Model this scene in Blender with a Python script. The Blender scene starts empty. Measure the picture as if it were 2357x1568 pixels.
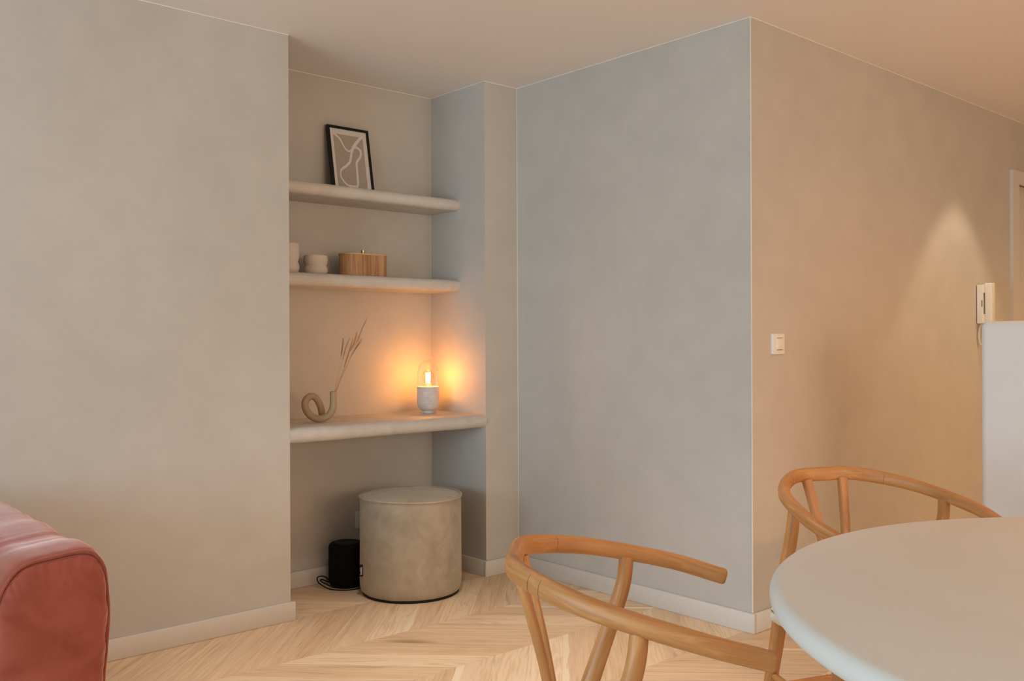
import bpy, bmesh, math, random
from mathutils import Vector, Matrix, noise
PI = math.pi
random.seed(7)
S = bpy.context.scene
COL = S.collection

# ------------------------------------------------------------------ camera
F_PX, CX, CY, EYE, ROLL = 2141.0, 1178.5, 782.0, 1.17, 0.0042
TH = math.atan2(2421.5, F_PX)                      # world X lies this far right of the view
cam_d = bpy.data.cameras.new('camera'); cam = bpy.data.objects.new('camera', cam_d); COL.objects.link(cam)
cam_d.sensor_fit = 'HORIZONTAL'; cam_d.sensor_width = 36.0
cam_d.lens = 36.0 * F_PX / 2357.0
cam_d.shift_y = (CY - 784.0) / 2357.0
cam_d.clip_start = 0.02
fw = Vector((math.cos(TH), math.sin(TH), 0)); rt = Vector((math.sin(TH), -math.cos(TH), 0)); up = Vector((0, 0, 1))
# image right = r2, image up = u2 ; horizon climbs to the right in the photo
r2 = (rt * math.cos(ROLL) - up * math.sin(ROLL)).normalized(); u2 = (up * math.cos(ROLL) + rt * math.sin(ROLL)).normalized()
M = Matrix((( r2.x, u2.x, -fw.x, 0), (r2.y, u2.y, -fw.y, 0), (r2.z, u2.z, -fw.z, EYE), (0, 0, 0, 1)))
cam.matrix_world = M
S.camera = cam

# ------------------------------------------------------------------ view, world, daylight, added warm fill
S.view_settings.view_transform = 'Standard'; S.view_settings.look = 'None'
S.view_settings.exposure = 0.0; S.view_settings.gamma = 1.0
S.view_settings.use_curve_mapping = False
W = bpy.data.worlds.new('world'); S.world = W; W.use_nodes = True
W.node_tree.nodes['Background'].inputs[0].default_value = (1.0, 0.78, 0.69, 1)
W.node_tree.nodes['Background'].inputs[1].default_value = 0.36

def area(name, loc, rot, sx, sy, power, color, spread=PI):
    l = bpy.data.lights.new(name, 'AREA'); l.shape = 'RECTANGLE'; l.size = sx; l.size_y = sy
    l.energy = power; l.color = color; l.spread = spread
    o = bpy.data.objects.new(name, l); COL.objects.link(o); o.location = loc; o.rotation_euler = rot
    return o
WIN_W, FILL_S = 174.0, 112.0
area('daylight_west', (-3.42, 1.2, 1.25), (0, -PI/2, 0), 1.75, 3.0, WIN_W, (0.53, 0.80, 1.0))
area('warm_fill_south', (2.4, -3.42, 1.3), (PI/2, 0, 0), 3.0, 1.9, FILL_S, (1.0, 0.75, 0.55))  # added warm fill from behind the camera, not daylight

H = 2.45
YA, XA, YN, XN, XD, YE = 3.533, 1.881, 3.98, 2.948, 3.163, 2.139

# ------------------------------------------------------------------ mesh helpers
def tag(o, label=None, cat=None, group=None, kind=None):
    if label: o['label'] = label
    if cat: o['category'] = cat
    if group: o['group'] = group
    if kind: o['kind'] = kind
    return o

def link(name, verts, faces, mat, parent=None, uv=None, smooth=True, loc=None):
    me = bpy.data.meshes.new(name); me.from_pydata([tuple(v) for v in verts], [], [tuple(f) for f in faces]); me.update()
    if uv is not None:
        L = me.uv_layers.new(name='UVMap')
        for p in me.polygons:
            for k, li in enumerate(p.loop_indices): L.data[li].uv = uv[p.index][k]
    if smooth: me.polygons.foreach_set('use_smooth', [True] * len(me.polygons))
    me.materials.append(mat)
    o = bpy.data.objects.new(name, me); COL.objects.link(o)
    if parent: o.parent = parent
    if loc: o.location = loc
    return o

def from_bm(name, bm, mat, parent=None, smooth=False, loc=None):
    me = bpy.data.meshes.new(name); bm.to_mesh(me); bm.free()
    if smooth: me.polygons.foreach_set('use_smooth', [True] * len(me.polygons))
    me.materials.append(mat)
    o = bpy.data.objects.new(name, me); COL.objects.link(o)
    if parent: o.parent = parent
    if loc: o.location = loc
    return o

def empty(name, loc, rz=0):
    o = bpy.data.objects.new(name, None); COL.objects.link(o); o.location = loc; o.rotation_euler = (0, 0, rz)
    o.empty_display_size = .1
    return o

def add_box(bm, a, b):
    r = bmesh.ops.create_cube(bm, size=1)
    for v in r['verts']:
        v.co = Vector([(a[i] + b[i]) / 2 + v.co[i] * (b[i] - a[i]) for i in range(3)])
    return r['verts']

def box(name, a, b, mat, parent=None, bev=0, seg=2, loc=None):
    bm = bmesh.new(); add_box(bm, a, b)
    if bev: bmesh.ops.bevel(bm, geom=bm.edges[:] , offset=bev, segments=seg, affect='EDGES', profile=.5)
    o = from_bm(name, bm, mat, parent, smooth=bool(bev), loc=loc)
    if bev: autosmooth(o)
    return o

def autosmooth(o, ang=0.6):
    me = o.data
    bm = bmesh.new(); bm.from_mesh(me)
    for e in bm.edges:
        if len(e.link_faces) == 2: e.smooth = e.calc_face_angle(0) < ang
    bm.to_mesh(me); bm.free()

def boxes(name, L, mat, parent=None):
    bm = bmesh.new()
    for a, b in L: add_box(bm, a, b)
    return from_bm(name, bm, mat, parent)

def catmull(P, n=10):
    P = [Vector(p) for p in P]; Q = [2*P[0]-P[1]] + P + [2*P[-1]-P[-2]]; out = []
    for i in range(1, len(Q)-2):
        a, b, c, d = Q[i-1], Q[i], Q[i+1], Q[i+2]
        for k in range(n):
            t = k/n
            out.append(.5*((2*b)+(c-a)*t+(2*a-5*b+4*c-d)*t*t+(3*b-a-3*c+d)*t**3))
    out.append(P[-1].copy()); return out

def lerpseq(v, t):
    if not isinstance(v, (list, tuple)): return v
    x = t*(len(v)-1); i = min(int(x), len(v)-2); f = x-i
    return v[i]*(1-f)+v[i+1]*f

def tube_data(path, ra, rb=None, seg=20, cap=True, power=2.0, upv=Vector((0, 0, 1)), uo=0.0, endr=0.0):
    """Sweep an ellipse or superellipse: ra = half width sideways, rb = half height along upv. UV u runs along."""
    path = [Vector(p) for p in path]; n = len(path); vs = []; fs = []; uvs = []
    cum = [0]
    for i in range(1, n): cum.append(cum[-1] + (path[i]-path[i-1]).length)
    L = cum[-1]; rings = []
    for i, p in enumerate(path):
        t = (path[min(i+1, n-1)] - path[max(i-1, 0)]).normalized()
        side = t.cross(upv)
        if side.length < 1e-4: side = t.cross(Vector((1, 0, 0)))
        side.normalize(); u = side.cross(t).normalized()
        a = lerpseq(ra, cum[i]/L); b = lerpseq(rb, cum[i]/L) if rb is not None else a
        rings.append((p, side, u, a, b, cum[i], t))
    if endr and cap:
        f = rings[0]; l = rings[-1]; st = []; en = []
        for k in range(4):
            th = k*PI/8
            s = 1 - endr/f[3]*(1-math.sin(th)) if k else 1-endr/f[3]
            st.append((f[0]-f[6]*endr*math.cos(th), f[1], f[2], f[3]*(1-endr/f[3]*(1-math.sin(th))), f[4]*(1-endr/f[4]*(1-math.sin(th))), f[5], f[6]))
            en.append((l[0]+l[6]*endr*math.cos(th), l[1], l[2], l[3]*(1-endr/l[3]*(1-math.sin(th))), l[4]*(1-endr/l[4]*(1-math.sin(th))), l[5], l[6]))
        rings = st + rings + en[::-1]
    for (p, s, u, a, b, c, t) in rings:
        for k in range(seg):
            th = 2*PI*k/seg; cc, ss = math.cos(th), math.sin(th)
            x = math.copysign(abs(cc)**(2/power), cc); y = math.copysign(abs(ss)**(2/power), ss)
            vs.append(p + s*a*x + u*b*y)
    R = len(rings)
    for i in range(R-1):
        for k in range(seg):
            k2 = (k+1) % seg
            fs.append((i*seg+k, i*seg+k2, (i+1)*seg+k2, (i+1)*seg+k))
            w = 2*PI*max(rings[i][3], .004)/seg
            uvs.append([(rings[i][5]+uo, k*w), (rings[i][5]+uo, (k+1)*w), (rings[i+1][5]+uo, (k+1)*w), (rings[i+1][5]+uo, k*w)])
    if cap:
        fs.append(tuple(range(seg))[::-1]); uvs.append([(uo, 0)]*seg)
        fs.append(tuple((R-1)*seg+k for k in range(seg))); uvs.append([(uo+.03*math.cos(2*PI*k/seg), .03*math.sin(2*PI*k/seg)) for k in range(seg)])
    return vs, fs, uvs

def tube(name, path, ra, mat, parent=None, rb=None, seg=20, cap=True, power=2.0, upv=Vector((0, 0, 1)), uo=0.0, endr=0.0):
    v, f, u = tube_data(path, ra, rb, seg, cap, power, upv, uo, endr)
    o = link(name, v, f, mat, parent, u)
    autosmooth(o, 0.9)
    return o

def lathe(name, prof, mat, parent=None, seg=64, loc=None, sx=1, sy=1, cap=False):
    vs = []; fs = []
    for r, z in prof:
        for k in range(seg):
            th = 2*PI*k/seg; vs.append((r*math.cos(th)*sx, r*math.sin(th)*sy, z))
    n = len(prof)
    for i in range(n-1):
        for k in range(seg):
            k2 = (k+1) % seg
            fs.append((i*seg+k, i*seg+k2, (i+1)*seg+k2, (i+1)*seg+k))
    if prof[0][0] > 1e-4: fs.append(tuple(range(seg))[::-1])
    if prof[-1][0] > 1e-4: fs.append(tuple((n-1)*seg+k for k in range(seg)))
    o = link(name, vs, fs, mat, parent, loc=loc)
    autosmooth(o, 0.7)
    return o

def arc(cx, cz, r, a0, a1, n=8):
    return [(cx + r*math.cos(a0+(a1-a0)*i/n), cz + r*math.sin(a0+(a1-a0)*i/n)) for i in range(n+1)]

# ------------------------------------------------------------------ materials
class NT:
    def __init__(s, name):
        s.m = bpy.data.materials.new(name); s.m.use_nodes = True; s.t = s.m.node_tree
        s.b = s.t.nodes['Principled BSDF']; s.out = s.t.nodes['Material Output']
    def n(s, ty, **k):
        nd = s.t.nodes.new(ty)
        for a, b in k.items():
            if a.startswith('i_'):
                a = a[2:]; a = int(a) if a.isdigit() else a.replace('_', ' ')
                nd.inputs[a].default_value = b
            else: setattr(nd, a, b)
        return nd
    def l(s, a, b): s.t.links.new(a, b)
    def math(s, op, a, b=0.0, c=None):
        nd = s.t.nodes.new('ShaderNodeMath'); nd.operation = op
        for i, v in enumerate([a, b] + ([c] if c is not None else [])):
            if isinstance(v, (int, float)): nd.inputs[i].default_value = v
            else: s.l(v, nd.inputs[i])
        return nd.outputs[0]
    def mix(s, f, a, b, mode='MIX'):
        nd = s.t.nodes.new('ShaderNodeMix'); nd.data_type = 'RGBA'; nd.blend_type = mode
        for i, v in ((0, f), (6, a), (7, b)):
            if isinstance(v, (int, float)): nd.inputs[i].default_value = v
            elif isinstance(v, (tuple, list)): nd.inputs[i].default_value = (*v[:3], 1)
            else: s.l(v, nd.inputs[i])
        return nd.outputs[2]
    def ramp(s, f, stops):
        nd = s.t.nodes.new('ShaderNodeValToRGB'); e = nd.color_ramp.elements
        while len(e) < len(stops): e.new(.5)
        for i, (p, c) in enumerate(stops):
            e[i].position = p; e[i].color = (*c, 1) if isinstance(c, tuple) else (c, c, c, 1)
        s.l(f, nd.inputs[0]); return nd.outputs[0]
    def noise(s, vec, scale, detail=4, rough=.5, dist=0.0):
        nd = s.n('ShaderNodeTexNoise'); nd.inputs['Scale'].default_value = scale; nd.inputs['Detail'].default_value = detail
        nd.inputs['Roughness'].default_value = rough; nd.inputs['Distortion'].default_value = dist
        if vec is not None: s.l(vec, nd.inputs['Vector'])
        return nd.outputs[0]
    def coord(s, kind='Object', scale=(1, 1, 1)):
        c = s.n('ShaderNodeTexCoord').outputs[kind]
        mp = s.n('ShaderNodeMapping'); mp.inputs['Scale'].default_value = scale; s.l(c, mp.inputs[0])
        return mp.outputs[0]
    def bump(s, h, strength=.3, dist=.01, nrm=None):
        b = s.n('ShaderNodeBump'); b.inputs['Strength'].default_value = strength; b.inputs['Distance'].default_value = dist
        s.l(h, b.inputs['Height'])
        if nrm is not None: s.l(nrm, b.inputs['Normal'])
        s.l(b.outputs[0], s.b.inputs['Normal']); return b.outputs[0]
    def color(s, c):
        if isinstance(c, tuple): s.b.inputs['Base Color'].default_value = (*c, 1)
        else: s.l(c, s.b.inputs['Base Color'])
    def rough(s, r):
        if isinstance(r, (int, float)): s.b.inputs['Roughness'].default_value = r
        else: s.l(r, s.b.inputs['Roughness'])

def m_plaster(name, base, var=.06, rough=.72, bump=.25, sc=1.0):
    t = NT(name)
    geo = t.n('ShaderNodeNewGeometry').outputs['Position']
    n1 = t.noise(geo, 1.3*sc, 5, .6, .6); n2 = t.noise(geo, 7*sc, 5, .6, .4); n3 = t.noise(geo, 55*sc, 4, .6)
    f = t.math('ADD', t.math('MULTIPLY', n1, .6), t.math('MULTIPLY', n2, .4))
    dark = tuple(c*(1-var*1.6) for c in base); light = tuple(min(1, c*(1+var)) for c in base)
    t.color(t.ramp(f, [(.3, dark), (.7, light)]))
    t.rough(t.math('MULTIPLY_ADD', n2, .2, rough-.1))
    t.bump(t.math('ADD', t.math('MULTIPLY', n2, .5), t.math('MULTIPLY', n3, .12)), bump, .006)
    t.b.inputs['Specular IOR Level'].default_value = .3
    return t.m

def m_simple(name, col, rough=.5, metal=0, spec=.5, coat=0, nscale=0, namt=.1, bump=0):
    t = NT(name)
    if nscale:
        nz = t.noise(t.coord(), nscale, 4)
        t.color(t.ramp(nz, [(.3, tuple(c*(1-namt) for c in col)), (.7, tuple(min(1, c*(1+namt)) for c in col))]))
        if bump: t.bump(nz, bump, .002)
    else:
        nz = t.noise(t.coord(), 40, 2)
        t.color(t.ramp(nz, [(.3, tuple(c*.97 for c in col)), (.7, col)]))
    t.rough(rough); t.b.inputs['Metallic'].default_value = metal; t.b.inputs['Specular IOR Level'].default_value = spec
    t.b.inputs['Coat Weight'].default_value = coat
    return t.m

def m_wood(name, dark, light, along=3.0, across=60.0, rough=.42, seamrings=0):
    """grain follows UV u (metres along the piece)"""
    t = NT(name)
    uv = t.coord('UV', (along, across, 1)); ob = t.coord('Object', (6, 6, 6))
    n1 = t.noise(uv, 1.0, 6, .65, 1.2)
    uv2 = t.coord('UV', (along*.5, across*.25, 1)); n2 = t.noise(uv2, 1.0, 3, .5, 1.8)
    n3 = t.noise(ob, 1.0, 3)
    f = t.math('ADD', t.math('MULTIPLY', n1, .45), t.math('ADD', t.math('MULTIPLY', n2, .35), t.math('MULTIPLY', n3, .2)))
    col = t.ramp(f, [(.33, dark), (.5, tuple((a+b)/2 for a, b in zip(dark, light))), (.66, light)])
    # fine darker pores
    uv3 = t.coord('UV', (along*3, across*4, 1)); n4 = t.noise(uv3, 1.0, 3)
    col = t.mix(t.ramp(n4, [(.62, 0.0), (.75, .35)]), col, tuple(c*.55 for c in dark))
    uv5 = t.coord('UV', (along*1.6, across*.5, 1)); n5 = t.noise(uv5, 1.0, 4, .6, .8)
    col = t.mix(t.ramp(n5, [(.56, 0.0), (.70, .45)]), col, tuple(min(1, c*1.25+.03) for c in light))
    uv6 = t.coord('UV', (2.2, 26, 1)); n6 = t.noise(uv6, 1.0, 3, .6, 1.5)
    col = t.mix(t.ramp(n6, [(.63, 0.0), (.72, .5)]), col, (.20, .125, .075))
    t.color(col); t.rough(t.math('MULTIPLY_ADD', n1, .2, rough-.07))
    t.bump(t.math('ADD', n1, t.math('MULTIPLY', n5, .6)), .22, .002)
    return t.m

WALLC = (0.56, 0.52, 0.465)
mWall = m_plaster('limewash_plaster', WALLC)
mCeil = m_plaster('ceiling_paint', (0.84, 0.80, 0.76), var=.012, rough=.8, bump=.05, sc=.6)
mShelf = m_plaster('microcement_shelf', (0.62, 0.57, 0.51), var=.10, rough=.62, bump=.2, sc=3)
mTrim = m_simple('painted_skirting', (0.66, 0.61, 0.545), .5)
mBead = m_simple('edge_bead', (0.80, 0.76, 0.70), .6)
mBlock = m_plaster('white_plaster', (0.76, 0.73, 0.70), var=.03, rough=.6, bump=.15)
mTable = m_plaster('microcement_table', (0.66, 0.63, 0.585), var=.02, rough=.5, bump=.06, sc=2)
mChair = m_wood('teak', (0.30, 0.11, 0.028), (0.58, 0.27, 0.088), 4.0, 55)
mCord = m_simple('paper_cord', (0.74, 0.62, 0.44), .7, nscale=120, namt=.2)
mWhiteP = m_simple('white_plastic', (0.80, 0.78, 0.74), .35)
mGreyP = m_simple('grey_plastic', (0.22, 0.20, 0.18), .5)
mBlack = m_simple('black_frame', (0.004, 0.004, 0.004), .45, spec=.3)
mSpk = m_simple('black_mesh_fabric', (0.0035, 0.0035, 0.0037), .8, spec=.15, nscale=600, namt=.4, bump=.3)
mRubber = m_simple('black_rubber', (0.005, 0.005, 0.005), .6, spec=.3)
mBrass = m_simple('brass', (0.62, 0.42, 0.16), .28, metal=1)
mVase = m_simple('matte_beige_ceramic', (0.42, 0.31, 0.19), .6, nscale=300, namt=.05)

# ------------------------------------------------------------------ floor
def m_floor():
    t = NT('oak_chevron')
    uvn = t.n('ShaderNodeUVMap', uv_map='grain').outputs[0]
    edg = t.n('ShaderNodeUVMap', uv_map='edge').outputs[0]
    tone = t.n('ShaderNodeAttribute', attribute_name='tone').outputs['Fac']
    tone2 = t.n('ShaderNodeAttribute', attribute_name='tone2').outputs['Fac']
    def mp(v, sc):
        m = t.n('ShaderNodeMapping'); m.inputs['Scale'].default_value = sc; t.l(v, m.inputs[0]); return m.outputs[0]
    warp = t.noise(mp(uvn, (1.6, 9, 1)), 1.0, 3, .5)
    sep = t.n('ShaderNodeSeparateXYZ'); t.l(uvn, sep.inputs[0])
    # cathedral rings: banded distance field stretched along the grain
    v = t.math('ADD', t.math('MULTIPLY', sep.outputs[1], 34.0), t.math('MULTIPLY', warp, 8.0))
    ring = t.math('ABSOLUTE', t.math('SUBTRACT', t.math('FRACT', v), .5))
    n1 = t.noise(mp(uvn, (2.0, 42, 1)), 1.0, 7, .68, .9)
    n2 = t.noise(mp(uvn, (7, 260, 1)), 1.0, 3, .6)
    f = t.math('ADD', t.math('MULTIPLY', ring, t.math('MULTIPLY_ADD', t.math('GREATER_THAN', tone, .55), .22, .10)), t.math('ADD', t.math('MULTIPLY', n1, .66), t.math('MULTIPLY', n2, .24)))
    a = t.ramp(f, [(.26, (0.38, 0.215, 0.10)), (.40, (0.60, 0.395, 0.22)), (.56, (0.75, 0.54, 0.335))])
    b = t.ramp(f, [(.26, (0.56, 0.35, 0.19)), (.40, (0.75, 0.54, 0.33)), (.56, (0.86, 0.67, 0.455))])
    col = t.mix(tone, a, b)
    pink = t.mix(t.math('MULTIPLY', tone2, .35), col, (0.70, 0.46, 0.30))
    # pale sapwood strip along one edge of some planks
    se = t.n('ShaderNodeSeparateXYZ'); t.l(edg, se.inputs[0])
    wob = t.noise(mp(uvn, (3, 2, 1)), 1.0, 2)
    strip = t.math('LESS_THAN', t.math('ADD', se.outputs[1], t.math('MULTIPLY', wob, .34)), .34)
    has = t.math('GREATER_THAN', tone2, .80)
    col = t.mix(t.math('MULTIPLY', t.math('MULTIPLY', strip, has), .8), pink, (0.88, 0.72, 0.51))
    # brown mineral streaks here and there
    st = t.noise(mp(uvn, (1.3, 17, 1)), 1.0, 3, .55, 1.4)
    col = t.mix(t.ramp(st, [(.60, 0.0), (.72, .55)]), col, (0.40, 0.23, 0.115))
    # knots
    vo = t.n('ShaderNodeTexVoronoi'); t.l(mp(uvn, (.95, 3.3, 1)), vo.inputs['Vector']); vo.inputs['Scale'].default_value = 1.0
    k = t.ramp(t.math('ADD', vo.outputs['Distance'], t.math('MULTIPLY', n1, .06)), [(.09, 1.0), (.17, 0.0)])
    ks = t.n('ShaderNodeSeparateColor'); t.l(vo.outputs['Color'], ks.inputs[0])
    k = t.math('MULTIPLY', k, t.math('GREATER_THAN', ks.outputs[0], .62))
    col = t.mix(t.math('MULTIPLY', k, .75), col, (0.22, 0.12, 0.065))
    # fine joints
    d = t.math('MINIMUM', se.outputs[1], t.math('SUBTRACT', 1.0, se.outputs[1]))
    d2 = t.math('MINIMUM', se.outputs[0], t.math('SUBTRACT', 1.0, se.outputs[0]))
    j = t.math('MAXIMUM', t.math('LESS_THAN', d, .005), t.math('LESS_THAN', d2, .0016))
    col = t.mix(t.math('MULTIPLY', j, .28), col, (0.16, 0.09, 0.05))
    t.color(col); t.rough(t.math('MULTIPLY_ADD', n1, .15, .42))
    t.b.inputs['Specular IOR Level'].default_value = .35
    t.bump(t.math('SUBTRACT', f, t.math('MULTIPLY', j, .8)), .15, .002)
    return t.m

def floor():
    PER, PW, Y0, X0 = 0.456, 0.1785, 3.082, 1.772
    rnd = random.Random(31)
    vs = []; fs = []; g = []; e = []; t1 = []; t2 = []
    for r in range(-14, 3):
        ya, yb = Y0 + r*PER, Y0 + (r+1)*PER
        s = 1 if r % 2 == 0 else -1           # +45 in the band above the seam, -45 below it
        shift = 0.0 if s == 1 else PER
        for k in range(-32, 36):
            xa = X0 + k*PW + shift; xb = xa + s*PER
            n = len(vs)
            vs += [(xa, ya, 0), (xa+PW, ya, 0), (xb+PW, yb, 0), (xb, yb, 0)]
            fs.append((n, n+1, n+2, n+3))
            ou, ov = rnd.uniform(0, 40), rnd.uniform(0, 40); c = math.sqrt(.5); W_ = PW*c
            def uv(x, y):
                dx, dy = x-xa, y-ya
                return ((dx*s+dy)*c + ou, (dx*s-dy)*c*s + ov)
            g.append([uv(xa, ya), uv(xa+PW, ya), uv(xb+PW, yb), uv(xb, yb)])
            e.append([(0, 0), (0, 1), (1, 1), (1, 0)])
            t1.append(rnd.random()); t2.append(rnd.random())
    me = bpy.data.meshes.new('floor'); me.from_pydata(vs, [], fs); me.update()
    L1 = me.uv_layers.new(name='grain'); L2 = me.uv_layers.new(name='edge')
    for p in me.polygons:
        for q, li in enumerate(p.loop_indices):
            L1.data[li].uv = g[p.index][q]; L2.data[li].uv = e[p.index][q]
    for nm, vals in (('tone', t1), ('tone2', t2)):
        at = me.attributes.new(nm, 'FLOAT', 'FACE'); at.data.foreach_set('value', vals)
    me.materials.append(m_floor())
    o = bpy.data.objects.new('floor', me); COL.objects.link(o)
    tag(o, kind='structure')
floor()

# ------------------------------------------------------------------ room shell
def struct(o): return tag(o, kind='structure')
struct(box('ceiling', (-3.6, -3.6, H), (7.6, 4.3, H+.15), mCeil))
WL = -3.3; WS = -3.3; WE_ = 7.2
struct(box('wall_left', (WL, YA, 0), (XA, 4.2, H), mWall))
struct(box('wall_niche', (XA, YN, 0), (XN, 4.2, H), mWall))
struct(box('wall_pillar', (XN, YA, 0), (XD+.14, 4.2, H), mWall))
struct(box('wall_return', (XD, YE, 0), (XD+.14, YA, H), mWall))
DX0, DX1, DZ = 5.865, 6.70, 2.085
struct(boxes('wall_right', [((XD+.14, YE, 0), (DX0, YE+.15, H)), ((DX1, YE, 0), (WE_+.2, YE+.15, H)), ((DX0, YE, DZ), (DX1, YE+.15, H))], mWall))
struct(box('wall_east', (WE_, WS-.2, 0), (WE_+.2, YE, H), mWall))
# window walls, outside the picture; west lets daylight in, south an added warm fill
struct(boxes('wall_west', [((WL-.2, WS-.2, 0), (WL, -.3, H)), ((WL-.2, 2.7, 0), (WL, 4.2, H)), ((WL-.2, -.3, 0), (WL, 2.7, .35)), ((WL-.2, -.3, 2.12), (WL, 2.7, H))], mWall))
struct(boxes('wall_south', [((WL, WS-.2, 0), (.9, WS, H)), ((3.9, WS-.2, 0), (WE_, WS, H)), ((.9, WS-.2, 0), (3.9, WS, .35)), ((.9, WS-.2, 2.2), (3.9, WS, H))], mWall))
w1 = struct(boxes('window_1', [((WL-.12, -.3, .35), (WL-.05, -.24, 2.12)), ((WL-.12, 2.64, .35), (WL-.05, 2.7, 2.12)), ((WL-.12, -.24, .35), (WL-.05, 2.64, .41)), ((WL-.12, -.24, 2.06), (WL-.05, 2.64, 2.12)), ((WL-.12, 1.17, .41), (WL-.05, 1.23, 2.06))], mTrim))
w2 = struct(boxes('added_window_2', [((.9, WS-.12, .35), (.96, WS-.05, 2.2)), ((3.84, WS-.12, .35), (3.9, WS-.05, 2.2)), ((.96, WS-.12, .35), (3.84, WS-.05, .41)), ((.96, WS-.12, 2.14), (3.84, WS-.05, 2.2)), ((2.37, WS-.12, .41), (2.43, WS-.05, 2.14))], mTrim))  # unseen frame added around the opening of the warm south fill

# skirting boards
BT, BH = .016, .078
def skirt(name, a, b, bev=.003):
    o = box(name, (a[0], a[1], 0), (b[0], b[1], BH), mTrim, bev=bev); return struct(o)
skirt('baseboard_left', (WL, YA-BT), (XA+BT, YA))
skirt('baseboard_niche', (XA, YN-BT), (XN-BT, YN))
skirt('baseboard_niche_side', (XN-BT, YA-.0), (XN, YN))
skirt('baseboard_pillar', (XN-BT, YA-BT), (XD-BT, YA))
skirt('baseboard_return', (XD-BT, YE-BT), (XD, YA))
skirt('baseboard_right', (XD, YE-BT), (5.775, YE))
# pale bead lines where walls meet the ceiling, and down the corners
b = .0035
struct(boxes('trim_1', [((WL, YA-b, H-b), (XA, YA, H)), ((XA, YN-b, H-b), (XN, YN, H)), ((XN-b, YA, H-b), (XN, YN-b, H)),
    ((XN, YA-b, H-b), (XD-b, YA, H)), ((XD-b, YE, H-b), (XD, YA, H)), ((XD, YE-b, H-b), (WE_, YE, H))], mBead))
struct(boxes('trim_2', [((XD-b*.6, YA-b*.6, BH), (XD, YA, H-b)), ((XD-b*.5, YE-b*.5, BH), (XD+b*.5, YE+b*.5, H-b)), ((XN-b*.4, YN-b*.4, 1.48), (XN, YN, H-b))], mBead))

# plastered half-height kitchen wall on the right
def rounded_block(name, a, b, r, mat):
    bm = bmesh.new(); add_box(bm, a, b)
    ed = [e for e in bm.edges if max(e.verts[0].co.z, e.verts[1].co.z) > b[2]-1e-5]   # top and upright edges
    bmesh.ops.bevel(bm, geom=ed, offset=r, segments=8, affect='EDGES', profile=.5)
    o = from_bm(name, bm, mat, smooth=True); autosmooth(o, .5); return o
struct(rounded_block('wall_kitchen', (3.432, -.9, 0), (3.75, 1.374, 1.228), .022, mBlock))

# door in the right wall
def door():
    d = struct(box('door_1', (DX0+.004, YE+.02, .008), (DX1-.004, YE+.06, DZ-.008), mTrim, bev=.002))
    fr = boxes('door_frame', [((5.775, YE-.018, 0), (DX0, YE, 2.15)), ((DX1, YE-.018, 0), (DX1+.09, YE, 2.15)), ((DX0, YE-.018, DZ-.012), (DX1, YE, 2.15)),
        ((DX0-.0, YE, 0), (DX0+.003, YE+.1, DZ)), ((DX1-.003, YE, 0), (DX1, YE+.1, DZ))], mTrim, d)
    bm = bmesh.new()
    bmesh.ops.create_cone(bm, segments=20, radius1=.009, radius2=.009, depth=.05, cap_ends=True, matrix=Matrix.Translation((DX1-.07, YE, 1.03)) @ Matrix.Rotation(PI/2, 4, 'X'))
    add_box(bm, (DX1-.19, YE-.036, 1.022), (DX1-.06, YE-.022, 1.038))
    from_bm('door_handle', bm, m_simple('steel', (.6, .6, .6), .3, metal=1), d)
door()

# ------------------------------------------------------------------ niche shelves
def shelf(name, y0, z0, z1, label, cat='shelf', endround=True):
    """slab with a bullnosed front edge, nose at y0"""
    r = (z1-z0)/2; zc = (z0+z1)/2; x0, x1 = XA, XN
    prof = [(YN, z0)] + [(y0+r - r*math.cos(a), zc + r*math.sin(a)) for a in [(-PI/2 + PI*i/14) for i in range(15)]] + [(YN, z1)]
    vs = []; fs = []; n = len(prof); K = 60
    for i in range(K+1):
        x = x0 + (x1-x0)*i/K
        for y, z in prof:
            w = noise.noise(Vector((x*5, y*3+z0*7, z*4)))*.0016 if y < YN-.01 else 0
            vs.append((x, y+w, z + w*.5))
    for i in range(K):
        for k in range(n-1): fs.append((i*n+k, i*n+k+1, (i+1)*n+k+1, (i+1)*n+k))
        fs.append((i*n+n-1, i*n, (i+1)*n, (i+1)*n+n-1))
    fs.append(tuple(range(n))[::-1]); fs.append(tuple(K*n+k for k in range(n)))
    o = link(name, vs, fs, mShelf); autosmooth(o, .6)
    return tag(o, label, cat)
shelf('niche_shelf', 3.733, 1.830, 1.888, 'upper bullnosed plaster shelf of the niche, carrying the black picture frame')
shelf('niche_shelf', 3.727, 1.416, 1.476, 'middle bullnosed plaster shelf of the niche, under the pots and wooden box')
shelf('niche_desk', 3.525, .735, .800, 'deep plaster desk slab of the niche, under the glowing lamp and looped vase', 'desk')

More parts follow.
